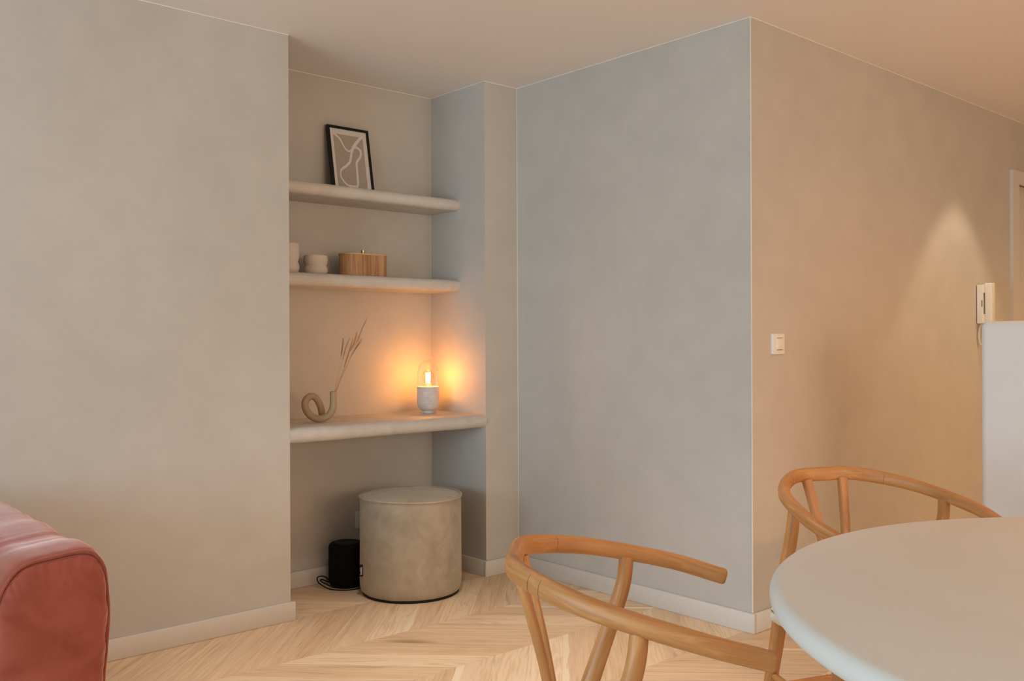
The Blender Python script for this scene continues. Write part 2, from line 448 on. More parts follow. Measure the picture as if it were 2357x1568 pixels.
# ------------------------------------------------------------------ picture frame
def picture():
    y_b, y_t, zb, zt = 3.887, 3.947, 1.888, 2.214
    L = math.hypot(y_t-y_b, zt-zb); ang = math.atan2(y_t-y_b, zt-zb)
    root = empty('picture_frame', (2.4215, y_b, zb)); root.rotation_euler = (-ang, 0, 0)
    tag(root, 'slim black picture frame with abstract line print leaning on the upper shelf', 'picture frame')
    w = .116; t = .0125; D = .018
    boxes('frame', [((-w, 0, 0), (-w+t, D, L)), ((w-t, 0, 0), (w, D, L)), ((-w+t, 0, L-t), (w-t, D, L)), ((-w+t, 0, 0), (w-t, D, t)), ((-w+t, D-.004, t), (w-t, D-.002, L-t))], mBlack, root)
    box('mat_board', (-w+t, .006, t), (w-t, .009, L-t), m_simple('ivory_card', (.72, .68, .64), .8), root)
    pa = box('art_print', (-.0845, .0050, .022), (.0815, .0060, L-.040), m_simple('taupe_paper', (.43, .365, .31), .8), root)
    lm = m_simple('pale_print_line', (.74, .70, .66), .8)
    def line(pts, ws, yy):
        P = catmull([(x-2.4215, 0, z) for x, z in pts], 8); v = []; f = []
        for i, p in enumerate(P):
            tt = (P[min(i+1, len(P)-1)] - P[max(i-1, 0)]).normalized(); nn = Vector((-tt.z, 0, tt.x)); ww = lerpseq(ws, i/(len(P)-1))/2
            for s in (-1, 1):
                q = p + nn*ww*s; v.append((q.x, yy, q.z))
        for i in range(len(P)-1): f.append((2*i, 2*i+1, 2*i+3, 2*i+2))
        return v, f
    V = []; Fc = []
    for pts, ws in [([(2.338, .2935), (2.352, .284), (2.3736, .2642), (2.3919, .2287), (2.4109, .211), (2.4252, .2129), (2.4361, .2221), (2.446, .232), (2.4632, .2349), (2.4793, .2255), (2.4844, .2082), (2.4743, .1837), (2.4559, .1608), (2.4523, .1425), (2.4511, .0965), (2.4497, .0608), (2.4475, .038)], [.014, .010, .008, .009, .012, .011, .011, .010, .012, .011, .011, .013]),
                    ([(2.4997, .297), (2.4865, .2843), (2.4665, .2623), (2.4449, .2361), (2.4297, .2034), (2.416, .1582), (2.3919, .1323), (2.3645, .1113), (2.3552, .09), (2.3618, .0632), (2.3865, .0372), (2.4138, .0314), (2.4495, .0345)], [.018, .014, .016, .012, .013, .012, .007, .009, .012, .011])]:
        v, f = line(pts, ws, .0046 if not V else .0041); n = len(V); V += v; Fc += [tuple(i+n for i in q) for q in f]
    link('line_drawing', V, Fc, lm, pa, smooth=False)
picture()

# ------------------------------------------------------------------ pots and box on the middle shelf
def m_speckle():
    t = NT('speckled_stoneware'); ob = t.coord()
    vo = t.n('ShaderNodeTexVoronoi'); t.l(ob, vo.inputs['Vector']); vo.inputs['Scale'].default_value = 170
    sc = t.n('ShaderNodeSeparateColor'); t.l(vo.outputs['Color'], sc.inputs[0])
    m = t.math('MULTIPLY', t.math('LESS_THAN', vo.outputs['Distance'], .22), t.math('GREATER_THAN', sc.outputs[0], .8))
    t.color(t.mix(t.math('MULTIPLY', m, .7), (0.66, 0.57, 0.49), (.22, .13, .08))); t.rough(.75)
    t.bump(t.noise(ob, 120, 3), .15, .002); return t.m
mSpeck = m_speckle()
def pot(loc, k, hgt, waist, label):
    r = .0575*k
    low = [(.0, 0), (r*.80, 0), (r*.90, .004), (r*.985, waist*.38), (r*1.0, waist*.55), (r*.965, waist*.78), (r*.90, waist*.93), (r*.875, waist)]
    top = [(r*.89, waist+.003), (r*.94, waist+.010), (r*.99, waist+.022), (r*1.0, waist+(hgt-waist)*.5), (r*.985, hgt-.012), (r*.955, hgt-.002), (r*.935, hgt), (r*.90, hgt-.001), (r*.89, hgt-.006), (r*.88, waist+.02), (r*.6, waist*.4), (0, waist*.35)]
    o = lathe('stoneware_pot', low+top, mSpeck, loc=loc); autosmooth(o, 1.2)
    return tag(o, label, 'pot', 'stoneware pots on the middle shelf')
pot((2.186, 3.852, 1.476), .98, .0885, .040, 'short speckled cream pot with a pinched waist, next to the wooden box')
pot((2.032, 3.845, 1.476), 1.02, .136, .052, 'tall speckled cream pot half hidden behind the left wall edge')

def m_boxwood():
    t = NT('acacia_veneer')
    ob = t.coord('Object', (75, 75, 4)); n1 = t.noise(ob, 1.0, 5, .6, .4); ob2 = t.coord('Object', (22, 22, .8)); n2 = t.noise(ob2, 1.0, 2)
    f = t.math('ADD', t.math('MULTIPLY', n1, .5), t.math('MULTIPLY', n2, .5))
    t.color(t.ramp(f, [(.34, (.20, .085, .03)), (.48, (.42, .215, .09)), (.62, (.60, .37, .19))])); t.rough(.5); t.bump(n1, .2, .002); return t.m
def stadium(L, Wd, n=20):
    r = Wd/2; c = L/2-r
    return [(c + r*math.cos(a), r*math.sin(a)) for a in [-PI/2 + PI*i/n for i in range(n+1)]] + [(-c + r*math.cos(a), r*math.sin(a)) for a in [PI/2 + PI*i/n for i in range(n+1)]]
def slab(name, outline, levels, mat, parent=None, loc=None):
    """levels: (inset_scale_offset, z)"""
    vs = []; fs = []; n = len(outline)
    for off, z in levels:
        for (x, y) in outline:
            l = math.hypot(x, y); vs.append((x*(1+off/l), y*(1+off/l), z))
    for i in range(len(levels)-1):
        for k in range(n):
            k2 = (k+1) % n; fs.append((i*n+k, i*n+k2, (i+1)*n+k2, (i+1)*n+k))
    fs.append(tuple(range(n))[::-1]); fs.append(tuple((len(levels)-1)*n+k for k in range(n)))
    o = link(name, vs, fs, mat, parent, loc=loc); autosmooth(o, .6); return o
def wooden_box():
    root = empty('wooden_box', (2.440, 3.845, 1.476))
    tag(root, 'oval striped wood box with brass-knobbed lid on the middle shelf', 'box')
    ol = stadium(.246, .125)
    slab('body', ol, [(-.002, 0), (0, .002), (0, .101)], m_boxwood(), root)
    lid = slab('lid', ol, [(.0015, .101), (.0035, .1025), (.0035, .107), (.0015, .1085)], m_simple('pale_bamboo', (.60, .38, .17), .45, nscale=60), root)
    lathe('knob', [(.0, .1085), (.0072, .1085), (.0075, .112), (.0085, .120), (.0098, .128), (.0095, .1300), (0, .1302)], mBrass, lid, seg=28)
wooden_box()

# ------------------------------------------------------------------ desk lamp
def m_thin_glass(name, tint=(1, 1, 1)):
    t = NT(name); t.t.nodes.remove(t.b)
    tr = t.n('ShaderNodeBsdfTransparent'); tr.inputs[0].default_value = (*tint, 1)
    gl = t.n('ShaderNodeBsdfGlossy'); gl.inputs['Roughness'].default_value = .03
    lw = t.n('ShaderNodeLayerWeight'); lw.inputs['Blend'].default_value = .22
    mx = t.n('ShaderNodeMixShader'); t.l(t.math('MULTIPLY', lw.outputs['Fresnel'], .38), mx.inputs[0]); t.l(tr.outputs[0], mx.inputs[1]); t.l(gl.outputs[0], mx.inputs[2])
    t.l(mx.outputs[0], t.out.inputs[0]); return t.m
def m_marble():
    t = NT('pale_marble'); ob = t.coord()
    n1 = t.noise(ob, 18, 5, .6, 1.0); n2 = t.noise(ob, 90, 3, .6)
    c = t.ramp(n1, [(.3, (.58, .53, .49)), (.6, (.72, .68, .64))])
    c = t.mix(t.ramp(n2, [(.66, 0.0), (.72, .6)]), c, (.35, .20, .14))
    t.color(c); t.rough(.45); return t.m
def emis(name, col, st):
    t = NT(name); t.b.inputs['Base Color'].default_value = (*col, 1); t.b.inputs['Emission Color'].default_value = (*col, 1); t.b.inputs['Emission Strength'].default_value = st
    return t.m
LAMP = (2.800, 3.810, .800)
def lamp():
    root = empty('table_lamp', LAMP)
    tag(root, 'small table lamp with pale marble cup base, clear glass dome and glowing bulb', 'lamp')
    prof = [(0, 0), (.0285, 0), (.030, .001), (.030, .012), (.0305, .014)] + [(.0305 + .0255*math.sin(a)**1.0, .014 + .044*(1-math.cos(a))) for a in [PI/2*i/12 for i in range(1, 13)]] + [(.0562, .075), (.0562, .1325), (.0552, .1345), (.053, .135), (.0525, .132), (.045, .130), (0, .130)]
    lathe('base', prof, m_marble(), root, seg=64)
    R = .054
    lathe('glass_dome', [(R, .133), (R, .205)] + [(R*math.cos(a), .205 + R*1.22*math.sin(a)) for a in [PI/2*i/16 for i in range(1, 17)]], m_thin_glass('clear_glass'), root, seg=64)
    bulb = lathe('bulb', [(.013, .150), (.016, .153), (.022, .163), (.027, .178), (.028, .190), (.026, .202), (.020, .212), (.011, .219), (.005, .2215), (.0, .222)], m_thin_glass('amber_bulb_glass', (1, .93, .80)), root, seg=40)
    lathe('bulb_socket', [(0, .130), (.0215, .130), (.0215, .138), (.0165, .140), (.0135, .152), (0, .152)], m_simple('ivory_socket', (.75, .68, .55), .4), root, seg=32)
    path = []
    for i in range(141):
        a = i/140; th = a*2*PI*7
        path.append((.0115*math.cos(th), .0115*math.sin(th), .156+.050*a))
    tube('filament', path, .0013, emis('glowing_filament', (1, .55, .18), 45), bulb, seg=6)
    l = bpy.data.lights.new('bulb_light', 'POINT'); l.energy = 3.4; l.color = (1, .385, .07); l.shadow_soft_size = .014
    lo = bpy.data.objects.new('bulb_light', l); COL.objects.link(lo); lo.parent = root; lo.location = (0, 0, .183)
lamp()

# ------------------------------------------------------------------ looped vase and dried grass
VC = Vector((2.128, 3.706, 0)); VK = .983
def vp(u, z, w=0): return VC + rt*(u*VK) + fw*w + Vector((0, 0, EYE-(EYE-z)*VK))
def vase():
    P = [(.0578, .9327, -.005), (.0576, .905, -.005), (.0572, .880, -.006), (.0534, .8532, -.008), (.0354, .8268, -.012), (.0035, .8132, -.016), (-.0283, .8170, -.018), (-.056, .8385, -.016), (-.0722, .8705, -.006), (-.0700, .8975, .006), (-.0535, .9125, .018), (-.0345, .9085, .028), (-.0190, .8873, .034), (-.0082, .8594, .036), (-.0035, .829, .037), (-.0035, .812, .037)]
    path = catmull([vp(u, z, w) for u, z, w in P], 7)
    R = .0158
    v, f, uv = tube_data(path[::-1], R, seg=28, cap=True, upv=fw*1.0, endr=.004)
    o = link('looped_vase', v, f, mVase); autosmooth(o, .9)
    # hollow mouth: a dark recessed well sunk into the upper end
    return tag(o, 'matte beige vase bent from one tube into a loop, on the niche desk', 'vase')
vase()
mHeads = [m_simple('dry_%d' % i, c, .8, nscale=400, namt=.25, bump=.5) for i, c in enumerate([(.36, .14, .04), (.30, .17, .11), (.50, .21, .05), (.42, .22, .07)])]
mStem = m_simple('straw', (.50, .33, .17), .7)
STEMS = [
 ([(.0937, 1.0963), (.1032, 1.1673), (.0997, 1.1808)], .0026, 0, 'leftmost dried grass stem, its brown head hooked left at the tip'),
 ([(.1018, 1.082), (.1144, 1.1317), (.1342, 1.1824)], .0020, 1, 'greyish dried grass stem with curved head, second from the left'),
 ([(.1052, 1.0465), (.1286, 1.1174), (.1473, 1.1795)], .0025, 2, 'dried grass stem whose long rust head reaches lowest of the bunch'),
 ([(.1364, 1.1203), (.1554, 1.1635), (.167, 1.2103)], .0036, 3, 'dried grass stem with the thickest tan head, in mid bunch'),
 ([(.1643, 1.1599), (.1858, 1.2131), (.2145, 1.2762)], .0017, 1, 'tallest dried grass stem, with a thin straight pointed head'),
 ([(.1571, 1.1422), (.1714, 1.167), (.1839, 1.1936)], .0014, 2, 'dried grass stem with a thin orange head, just under the tallest'),
 ([(.1553, 1.128), (.1713, 1.1528), (.1899, 1.1801)], .0018, 2, 'dried grass stem with a rust head leaning far right'),
 ([(.1391, 1.0961), (.1642, 1.1351), (.1892, 1.1676)], .0019, 1, 'lowest right dried grass stem, greyish, leaning farthest over')]
for i, (hd, r, mi, lab) in enumerate(STEMS):
    w0 = -.005; w1 = (-1)**i*.004*(i % 3)
    b0 = (.060 + .0015*(i % 4), .935); h0 = hd[0]
    mid = ((b0[0]+h0[0])/2 + .002, (b0[1]+h0[1])/2)
    root = vp(b0[0], b0[1]-.012, w0)
    o = tube('dried_grass', catmull([root, vp(mid[0], mid[1], w0+w1*.5), vp(h0[0], h0[1], w0+w1)], 8), [.0008, .0006], mStem, seg=6)
    tube('seed_head', catmull([vp(q[0], q[1], w0+w1) for q in hd], 10), [r*.5, r, r*1.1, r, r*.9, r*.35], mHeads[mi], o, seg=10)
    tag(o, lab, 'dried grass', 'dried grass stems in the looped vase', 'thing')

# ------------------------------------------------------------------ pouf
def m_velvet(name, dark, light, sheen, sc=3.0, sheenc=(1, .95, .9), wr=0.0):
    t = NT(name); ob = t.coord()
    n1 = t.noise(ob, sc, 5, .62, 1.2); n2 = t.noise(ob, sc*5, 4, .6, .8); n3 = t.noise(ob, 700, 2)
    f = t.math('ADD', t.math('MULTIPLY', n1, .62), t.math('MULTIPLY', n2, .38))
    t.color(t.ramp(f, [(.33, dark), (.68, light)])); t.rough(.7)
    t.b.inputs['Sheen Weight'].default_value = sheen; t.b.inputs['Sheen Roughness'].default_value = .35
    t.b.inputs['Sheen Tint'].default_value = (*sheenc, 1); t.b.inputs['Specular IOR Level'].default_value = .2
    hgt = t.math('ADD', t.math('MULTIPLY', n2, .6), t.math('MULTIPLY', n3, .05))
    t.bump(hgt, .35, .006)
    return t.m
def pouf():
    root = empty('pouf', (2.519, 3.568, 0))
    tag(root, 'round taupe velvet pouf on the floor under the niche desk', 'pouf')
    mv = m_velvet('taupe_velvet', (.34, .28, .20), (.53, .45, .345), .4, 2.6, (1, .86, .72))
    lathe('base_pad', [(0, 0), (.218, 0), (.224, .003), (.224, .012), (0, .012)], mRubber, root)
    # body with a slightly lumpy lower hem
    vs = []; fs = []; seg = 96
    prof = [(.205, .0065), (.218, .008), (.2285, .018), (.2345, .038), (.2365, .075), (.2365, .16), (.2355, .25), (.2350, .34), (.2345, .42), (.2335, .440), (.2345, .446)]
    for i, (r, z) in enumerate(prof):
        for k in range(seg):
            th = 2*PI*k/seg; c, s_ = math.cos(th), math.sin(th)
            n = noise.noise(Vector((c*4, s_*4, z*9)))*.0022
            zz = z + (noise.noise(Vector((c*9, s_*9, 3)))*.0035 if i < 2 else 0)
            vs.append(((r+n)*c, (r+n)*s_, zz))
    for i in range(len(prof)-1):
        for k in range(seg):
            k2 = (k+1) % seg; fs.append((i*seg+k, i*seg+k2, (i+1)*seg+k2, (i+1)*seg+k))
    fs.append(tuple(range(seg))[::-1])
    link('body', vs, fs, mv, root)
    ring = []
    for rad, z0, name in ((.2355, .4475, 'piping'),):
        v = []; f = []
        for k in range(96):
            th = 2*PI*k/96
            for j in range(10):
                a = 2*PI*j/10; rr = rad + .0052*math.cos(a) + noise.noise(Vector((math.cos(th)*3, math.sin(th)*3, 1)))*.0015
                v.append((rr*math.cos(th), rr*math.sin(th), z0 + .0052*math.sin(a) + .003*math.sin(th*2+1)))
        for k in range(96):
            for j in range(10): f.append((k*10+j, ((k+1) % 96)*10+j, ((k+1) % 96)*10+(j+1) % 10, k*10+(j+1) % 10))
        link(name, v, f, mv, root)
    v = [(0, 0, .458)]; f = []; rs = [.05, .10, .15, .19, .215, .228, .2335]
    for r in rs:
        for k in range(96):
            th = 2*PI*k/96; x, y = r*math.cos(th), r*math.sin(th)
            v.append((x, y, .458 - .010*(r/.234)**3 + noise.noise(Vector((x*14, y*14, 5)))*.0025))
    for k in range(96): f.append((0, 1+k, 1+(k+1) % 96))
    for i in range(len(rs)-1):
        for k in range(96): f.append((1+i*96+k, 1+(i+1)*96+k, 1+(i+1)*96+(k+1) % 96, 1+i*96+(k+1) % 96))
    tp = link('top_cover', v, f, mv, root)
    # woven tag on the left side, facing the room
    toc = Vector((-2.519, -3.568, 0)).normalized(); lat = Vector((toc.y, -toc.x, 0))      # towards the room, and its left
    a = math.atan2(toc.y, toc.x) - math.radians(66); N = Vector((math.cos(a), math.sin(a), 0))
    P0 = N*.2375; W_ = Vector((-toc.y, toc.x, 0)); W_ = -lat if (-lat).dot(N) > 0 else lat
    W_ = (W_ + toc*.10).normalized(); z0, z1, wd = .098, .152, .0155
    bm = bmesh.new(); rows = []
    for k, th in ((0, 0), (1, 0), (2, .0), (3, .0)):
        p = P0 + W_*wd*k/3 + toc*.0012*math.sin(k*1.2)
        rows.append([bm.verts.new(p + toc*dy + Vector((0, 0, z))) for dy, z in ((0, z0), (0, z1), (-.0012, z1), (-.0012, z0))])
    for q0, q1 in zip(rows, rows[1:]):
        for k in range(4): bm.faces.new((q0[k], q0[(k+1) % 4], q1[(k+1) % 4], q1[k]))
    bm.faces.new(rows[0]); bm.faces.new(rows[-1][::-1])
    bmesh.ops.recalc_face_normals(bm, faces=bm.faces[:])
    tg = from_bm('fabric_tag', bm, mRubber, root); tg['label'] = 'small black woven tag with white lettering'
    bm = bmesh.new(); zz = .106
    for hh, st in ((.0055, 'P'), (.0045, 'r'), (.0055, 'o'), (.0050, 'o'), (.0055, 'o'), (.0035, 'i')):
        def q(u0, u1, za, zb):
            bm.faces.new([bm.verts.new(P0 + W_*(wd*.5) + W_*u + toc*.0022 + Vector((0, 0, z))) for u, z in ((u0, za), (u1, za), (u1, zb), (u0, zb))])
        q(-.0042, -.0026, zz, zz+hh)
        if st in 'Po': q(.0018, .0034, zz, zz+hh)
        q(-.0026, .0018 if st != 'P' else .0042, zz, zz+.0014)
        if st != 'i': q(-.0026, .0018, zz+hh-.0014, zz+hh)
        zz += hh + .0012
    from_bm('lettering', bm, m_simple('white_thread', (.75, .78, .80), .7), tg)
pouf()

# ------------------------------------------------------------------ speaker, socket
def speaker():
    root = empty('smart_speaker', (2.349, 3.856, 0))
    tag(root, 'black cylindrical mesh speaker on the floor behind the pouf', 'speaker')
    R = .0855
    lathe('body', [(0, .003), (.066, .003), (.075, .006), (R-.002, .022), (R, .04), (R, .172)] + [(R-.022+.022*math.cos(a), .185+.022*math.sin(a)) for a in [PI/2*i/8 for i in range(1, 8)]] + [(.060, .2075), (.056, .2065), (.054, .202), (0, .200)], mSpk, root)
    lathe('control_ring', [(.0545, .204), (.0565, .2085), (.0595, .2088), (.0605, .2070)], mRubber, root)
    lathe('foot', [(0, 0), (.066, 0), (.068, .002), (.066, .004), (0, .004)], mRubber, root)
    pts = [(2.30, 3.915, .010), (2.268, 3.925, .042), (2.232, 3.925, .045), (2.222, 3.900, .026), (2.240, 3.850, .006), (2.262, 3.800, .004), (2.31, 3.76, .004), (2.36, 3.757, .004)]
    tube('power_cable', catmull([(x-2.349, y-3.856, z) for x, y, z in pts], 8), .0028, mRubber, root, seg=8)
    pts = [(2.30, 3.925, .008), (2.262, 3.935, .026), (2.240, 3.91, .028), (2.262, 3.86, .010), (2.285, 3.83, .004)]
    tube('power_cable', catmull([(x-2.349, y-3.856, z) for x, y, z in pts], 8), .0028, mRubber, root, seg=8)
speaker()

def rplate(name, a, b, r, mat, parent, axis=1):
    bm = bmesh.new(); add_box(bm, a, b)
    ed = [e for e in bm.edges if abs((e.verts[0].co-e.verts[1].co)[axis]) > 1e-6]
    bmesh.ops.bevel(bm, geom=ed, offset=r, segments=4, affect='EDGES', profile=.5)
    ed = [e for e in bm.edges if max(e.verts[0].co[axis], e.verts[1].co[axis]) < min(a[axis], b[axis])+1e-6]
    bmesh.ops.bevel(bm, geom=ed, offset=min(.0025, r*.5), segments=3, affect='EDGES', profile=.5)
    o = from_bm(name, bm, mat, parent, smooth=True); autosmooth(o, .5); return o
def wall_plate(name, x0, x1, z0, z1, y, label, cat, rock):
    root = empty(name, ((x0+x1)/2, y, (z0+z1)/2)); tag(root, label, cat)
    w, hh = (x1-x0)/2, (z1-z0)/2
    rplate('face_plate', (-w, -.010, -hh), (w, 0, hh), .006, mWhiteP, root)
    if rock:
        rplate('rocker', (-w*.36, -.0135, -hh*.52), (w*.60, -.009, hh*.52), .002, mWhiteP, root)
        for z0 in (.55, -.60): boxes('rocker_gap', [((-w*.36, -.0108, hh*z0), (w*.62, -.0095, hh*(z0+.05)))], mGreyP, root)
    else:
        lathe('socket_well', [(.021, 0), (.020, .0005), (.018, -.0), (.0, -.0)], mGreyP, root, loc=(0, -.0105, 0)).rotation_euler = (PI/2, 0, 0)
wall_plate('light_switch', 3.298, 3.385, 1.105, 1.190, YE, 'ivory wall switch with a single rocker on the warm right wall', 'light switch', True)
wall_plate('wall_socket', 2.474, 2.560, .234, .319, YN, 'white wall socket low in the niche, half hidden behind the pouf', 'socket', False)

# ------------------------------------------------------------------ intercom
def intercom():
    X, Z = 5.296, 1.247
    root = empty('intercom', (X, YE, Z)); tag(root, 'ivory wall intercom handset above the white half-height wall', 'intercom')
    mI = m_simple('ivory_plastic', (.78, .72, .62), .4)
    boxes('wall_bracket', [((.006, -.006, .012), (.080, 0, .205))], mGreyP, root)
    rplate('base', (0, -.036, 0), (.088, -.005, .213), .004, mI, root)
    hs = rplate('handset', (.004, -.080, .002), (.050, -.046, .222), .008, mI, root)
    for z0 in (.004, .168): boxes('handset_cradle', [((.006, -.047, z0), (.046, -.035, z0+.048))], mI, root)
    boxes('slot', [((-.0006, -.034, .092), (.002, -.028, .128))], mGreyP, root)
    P = []
    n = 420
    for i in range(n+1):
        t = i/n
        cx_, cy_, cz_ = catA(t)
        th = t*2*PI*34
        P.append((cx_ + .0050*math.cos(th), cy_ + .0050*math.sin(th), cz_))
    tube('coiled_cord', P, .0017, mI, root, seg=6)
def catA(t):
    pts = catmull([(.020, -.022, .0), (.012, -.014, -.03), (.006, -.012, -.060), (.008, -.012, -.085), (.016, -.020, -.115), (.032, -.042, -.095), (.040, -.056, -.05), (.034, -.062, .004)], 10)
    x = t*(len(pts)-1); i = min(int(x), len(pts)-2); p = pts[i].lerp(pts[i+1], x-i); return p
intercom()

# ------------------------------------------------------------------ round table
def table():
    c = (1.835, .255, 0); R = .789
    root = empty('dining_table', c); tag(root, 'large round dining table with pale microcement top and rounded rim', 'table')
    prof = [(0, .708), (R-.04, .708)] + [(R-.021+.021*math.cos(a), .729+.021*math.sin(a)) for a in [-PI/2 + PI*i/14 for i in range(15)]] + [(R*.6, .75), (0, .75)]
    lathe('tabletop', prof, mTable, root, seg=200)
    lathe('pedestal', [(0, 0), (.28, 0), (.285, .01), (.26, .05), (.20, .25), (.19, .40), (.22, .60), (.27, .704), (.27, .708), (0, .708)], mTable, root, seg=96)
table()

# ------------------------------------------------------------------ chairs
RAIL_H = [(.187, .255, .681), (.073, .264, .711), (-.094, .217, .748), (-.206, .109, .772)]
def rail_path():
    P = RAIL_H + [(-.221, 0, .774)] + [(x, -w, z) for x, w, z in RAIL_H[::-1]]
    return catmull(P, 12)
def wfun(x):
    H_ = sorted((q for q in rail_path() if q[1] > .1), key=lambda q: q[0])
    for a, b_ in zip(H_, H_[1:]):
        if a[0] <= x <= b_[0]:
            f = (x-a[0])/max(1e-9, b_[0]-a[0]); return a[1]+(b_[1]-a[1])*f, a[2]+(b_[2]-a[2])*f
def weave():
    """woven cord seat: four trapezoid fields of cord, each cord running square to its rail"""
    V = []; Fc = []; UVs = []
    xf, xb, wf, wb, z = .215, -.100, .280, .246, .441
    C = ((xf+xb)/2, 0)
    cor = [(xb, -wb), (xf, -wf), (xf, wf), (xb, wb)]
    def addc(p, q, r=.0022):
        # a cord from the centre line p out over the rail at q and down its side
        path = [Vector((*p, z-.004)), Vector((p[0]*.5+q[0]*.5, p[1]*.5+q[1]*.5, z-.001)), Vector((q[0], q[1], z+.004))]
        d = (Vector((*q, 0))-Vector((*p, 0)));
        d = d.normalized() if d.length > 1e-5 else Vector((1, 0, 0))
        path += [Vector((q[0], q[1], z-.002)) + d*.010, Vector((q[0], q[1], z-.018)) + d*.012, Vector((q[0], q[1], z-.032)) + d*.009, Vector((q[0], q[1], z-.040)) - d*.003]
        v, f, u = tube_data(path, r, seg=5, cap=False); n = len(V)
        V.extend(v); Fc.extend([tuple(k+n for k in ff) for ff in f]); UVs.extend(u)
    def side(a, b_, n):
        for i in range(n):
            t = (i+.5)/n; q = (a[0]+(b_[0]-a[0])*t, a[1]+(b_[1]-a[1])*t)
            s = min(t, 1-t)*2
            e = a if t < .5 else b_
            p = (e[0]+(C[0]-e[0])*s, e[1]+(C[1]-e[1])*s)
            addc(p, q)
    side(cor[0], cor[1], 74); side(cor[1], cor[2], 104); side(cor[2], cor[3], 74); side(cor[3], cor[0], 90)
    return V, Fc, UVs
WEAVE = weave()
def chair(x, y, a, label, seed):
    root = empty('dining_chair', (x, y, 0), a); tag(root, label, 'chair', 'round-backed wooden chairs at the table')
    rp = rail_path()
    # back section is taller and flatter, the arms are round
    ra = [.0165, .0165, .0165, .0150, .0138, .0150, .0165, .0165, .0165]
    rb = [.0160, .0165, .0170, .0190, .0200, .0190, .0170, .0165, .0160]
    rail = tube('curved_rail', rp, ra, mChair, root, rb=rb, seg=28, power=2.35, uo=seed*3.1, endr=.007)
    # thin dark scarf joints round the rail
    for t in (.322, .675, .695):
        i = int(t*(len(rp)-1)); p = rp[i]; d = (rp[i+1]-rp[i-1]).normalized()*.00035
        tube('joint_line', [p-d, p+d], lerpseq(ra, t)+.00025, mJoint, rail, rb=lerpseq(rb, t)+.00025, seg=28, power=2.35)
    for s in (-1, 1):
        jx = -.010; w, z = wfun(jx)
        path = catmull([(jx, s*(w-.004), z-.006), (-.020, s*.246, .655), (-.062, s*.240, .531), (-.125, s*.218, .36), (-.195, s*.200, .18), (-.270, s*.182, 0.0)], 8)
        tube('rear_leg', path, [.0150, .0165, .0185, .0190, .0180, .0160, .0150], mChair, root, seg=20, power=2.3, upv=Vector((1, 0, 0)), uo=seed+s*1.7)
        tube('front_leg', [(.218, s*.276, 0), (.216, s*.279, .20), (.215, s*.281, .446)], [.0140, .0175, .0175], mChair, root, seg=20, upv=Vector((1, 0, 0)), uo=seed+s*2.3, endr=.003)
        tube('side_stretcher', [(-.172, s*.205, .232), (.02, s*.238, .232), (.214, s*.276, .232)], [.009, .0125, .009], mChair, root, seg=16, uo=seed+s*.9)
        tube('seat_rail', [(-.090, s*.244, .424), (.213, s*.278, .424)], .012, mChair, root, seg=14, uo=seed+s)
        # back slats of the Y splat
        top = Vector((-.2105, s*.061, .762)); bot = Vector((-.138, s*.020, .425)); mid = Vector((-.170, s*.041, .600))
        tube('back_slat', catmull([top, mid, bot], 8), [.0140, .0125, .0120], mChair, root, rb=[.0090, .0085, .0085], seg=16, power=5, upv=Vector((1, 0, 0)), uo=seed+s*5)
    tube('rear_stretcher', [(-.195, -.198, .185), (-.195, 0, .185), (-.195, .198, .185)], [.009, .0125, .009], mChair, root, seg=16, uo=seed)
    tube('front_stretcher', [(.216, -.275, .30), (.216, 0, .30), (.216, .275, .30)], [.009, .0125, .009], mChair, root, seg=16, uo=seed+7)
    tube('seat_rail', [(-.100, -.240, .424), (-.100, .240, .424)], .011, mChair, root, seg=14, uo=seed)
    tube('seat_rail', [(.215, -.278, .424), (.215, .278, .424)], .011, mChair, root, seg=14, uo=seed)
    V, Fc, U = WEAVE
    st = link('woven_seat', V, Fc, mCord, root, U); st['label'] = 'natural woven cord seat'
    # packed under-layer of cord
    return root
mJoint = m_simple('joint_glue', (.24, .11, .045), .6)
chair(1.279, 1.107, -.806, 'nearer round-backed wooden chair, standing free in front of the pale return wall', 1.0)
chair(2.387, 1.231, -1.976, 'farther round-backed wooden chair, partly hidden behind the table before the warm wall', 9.0)

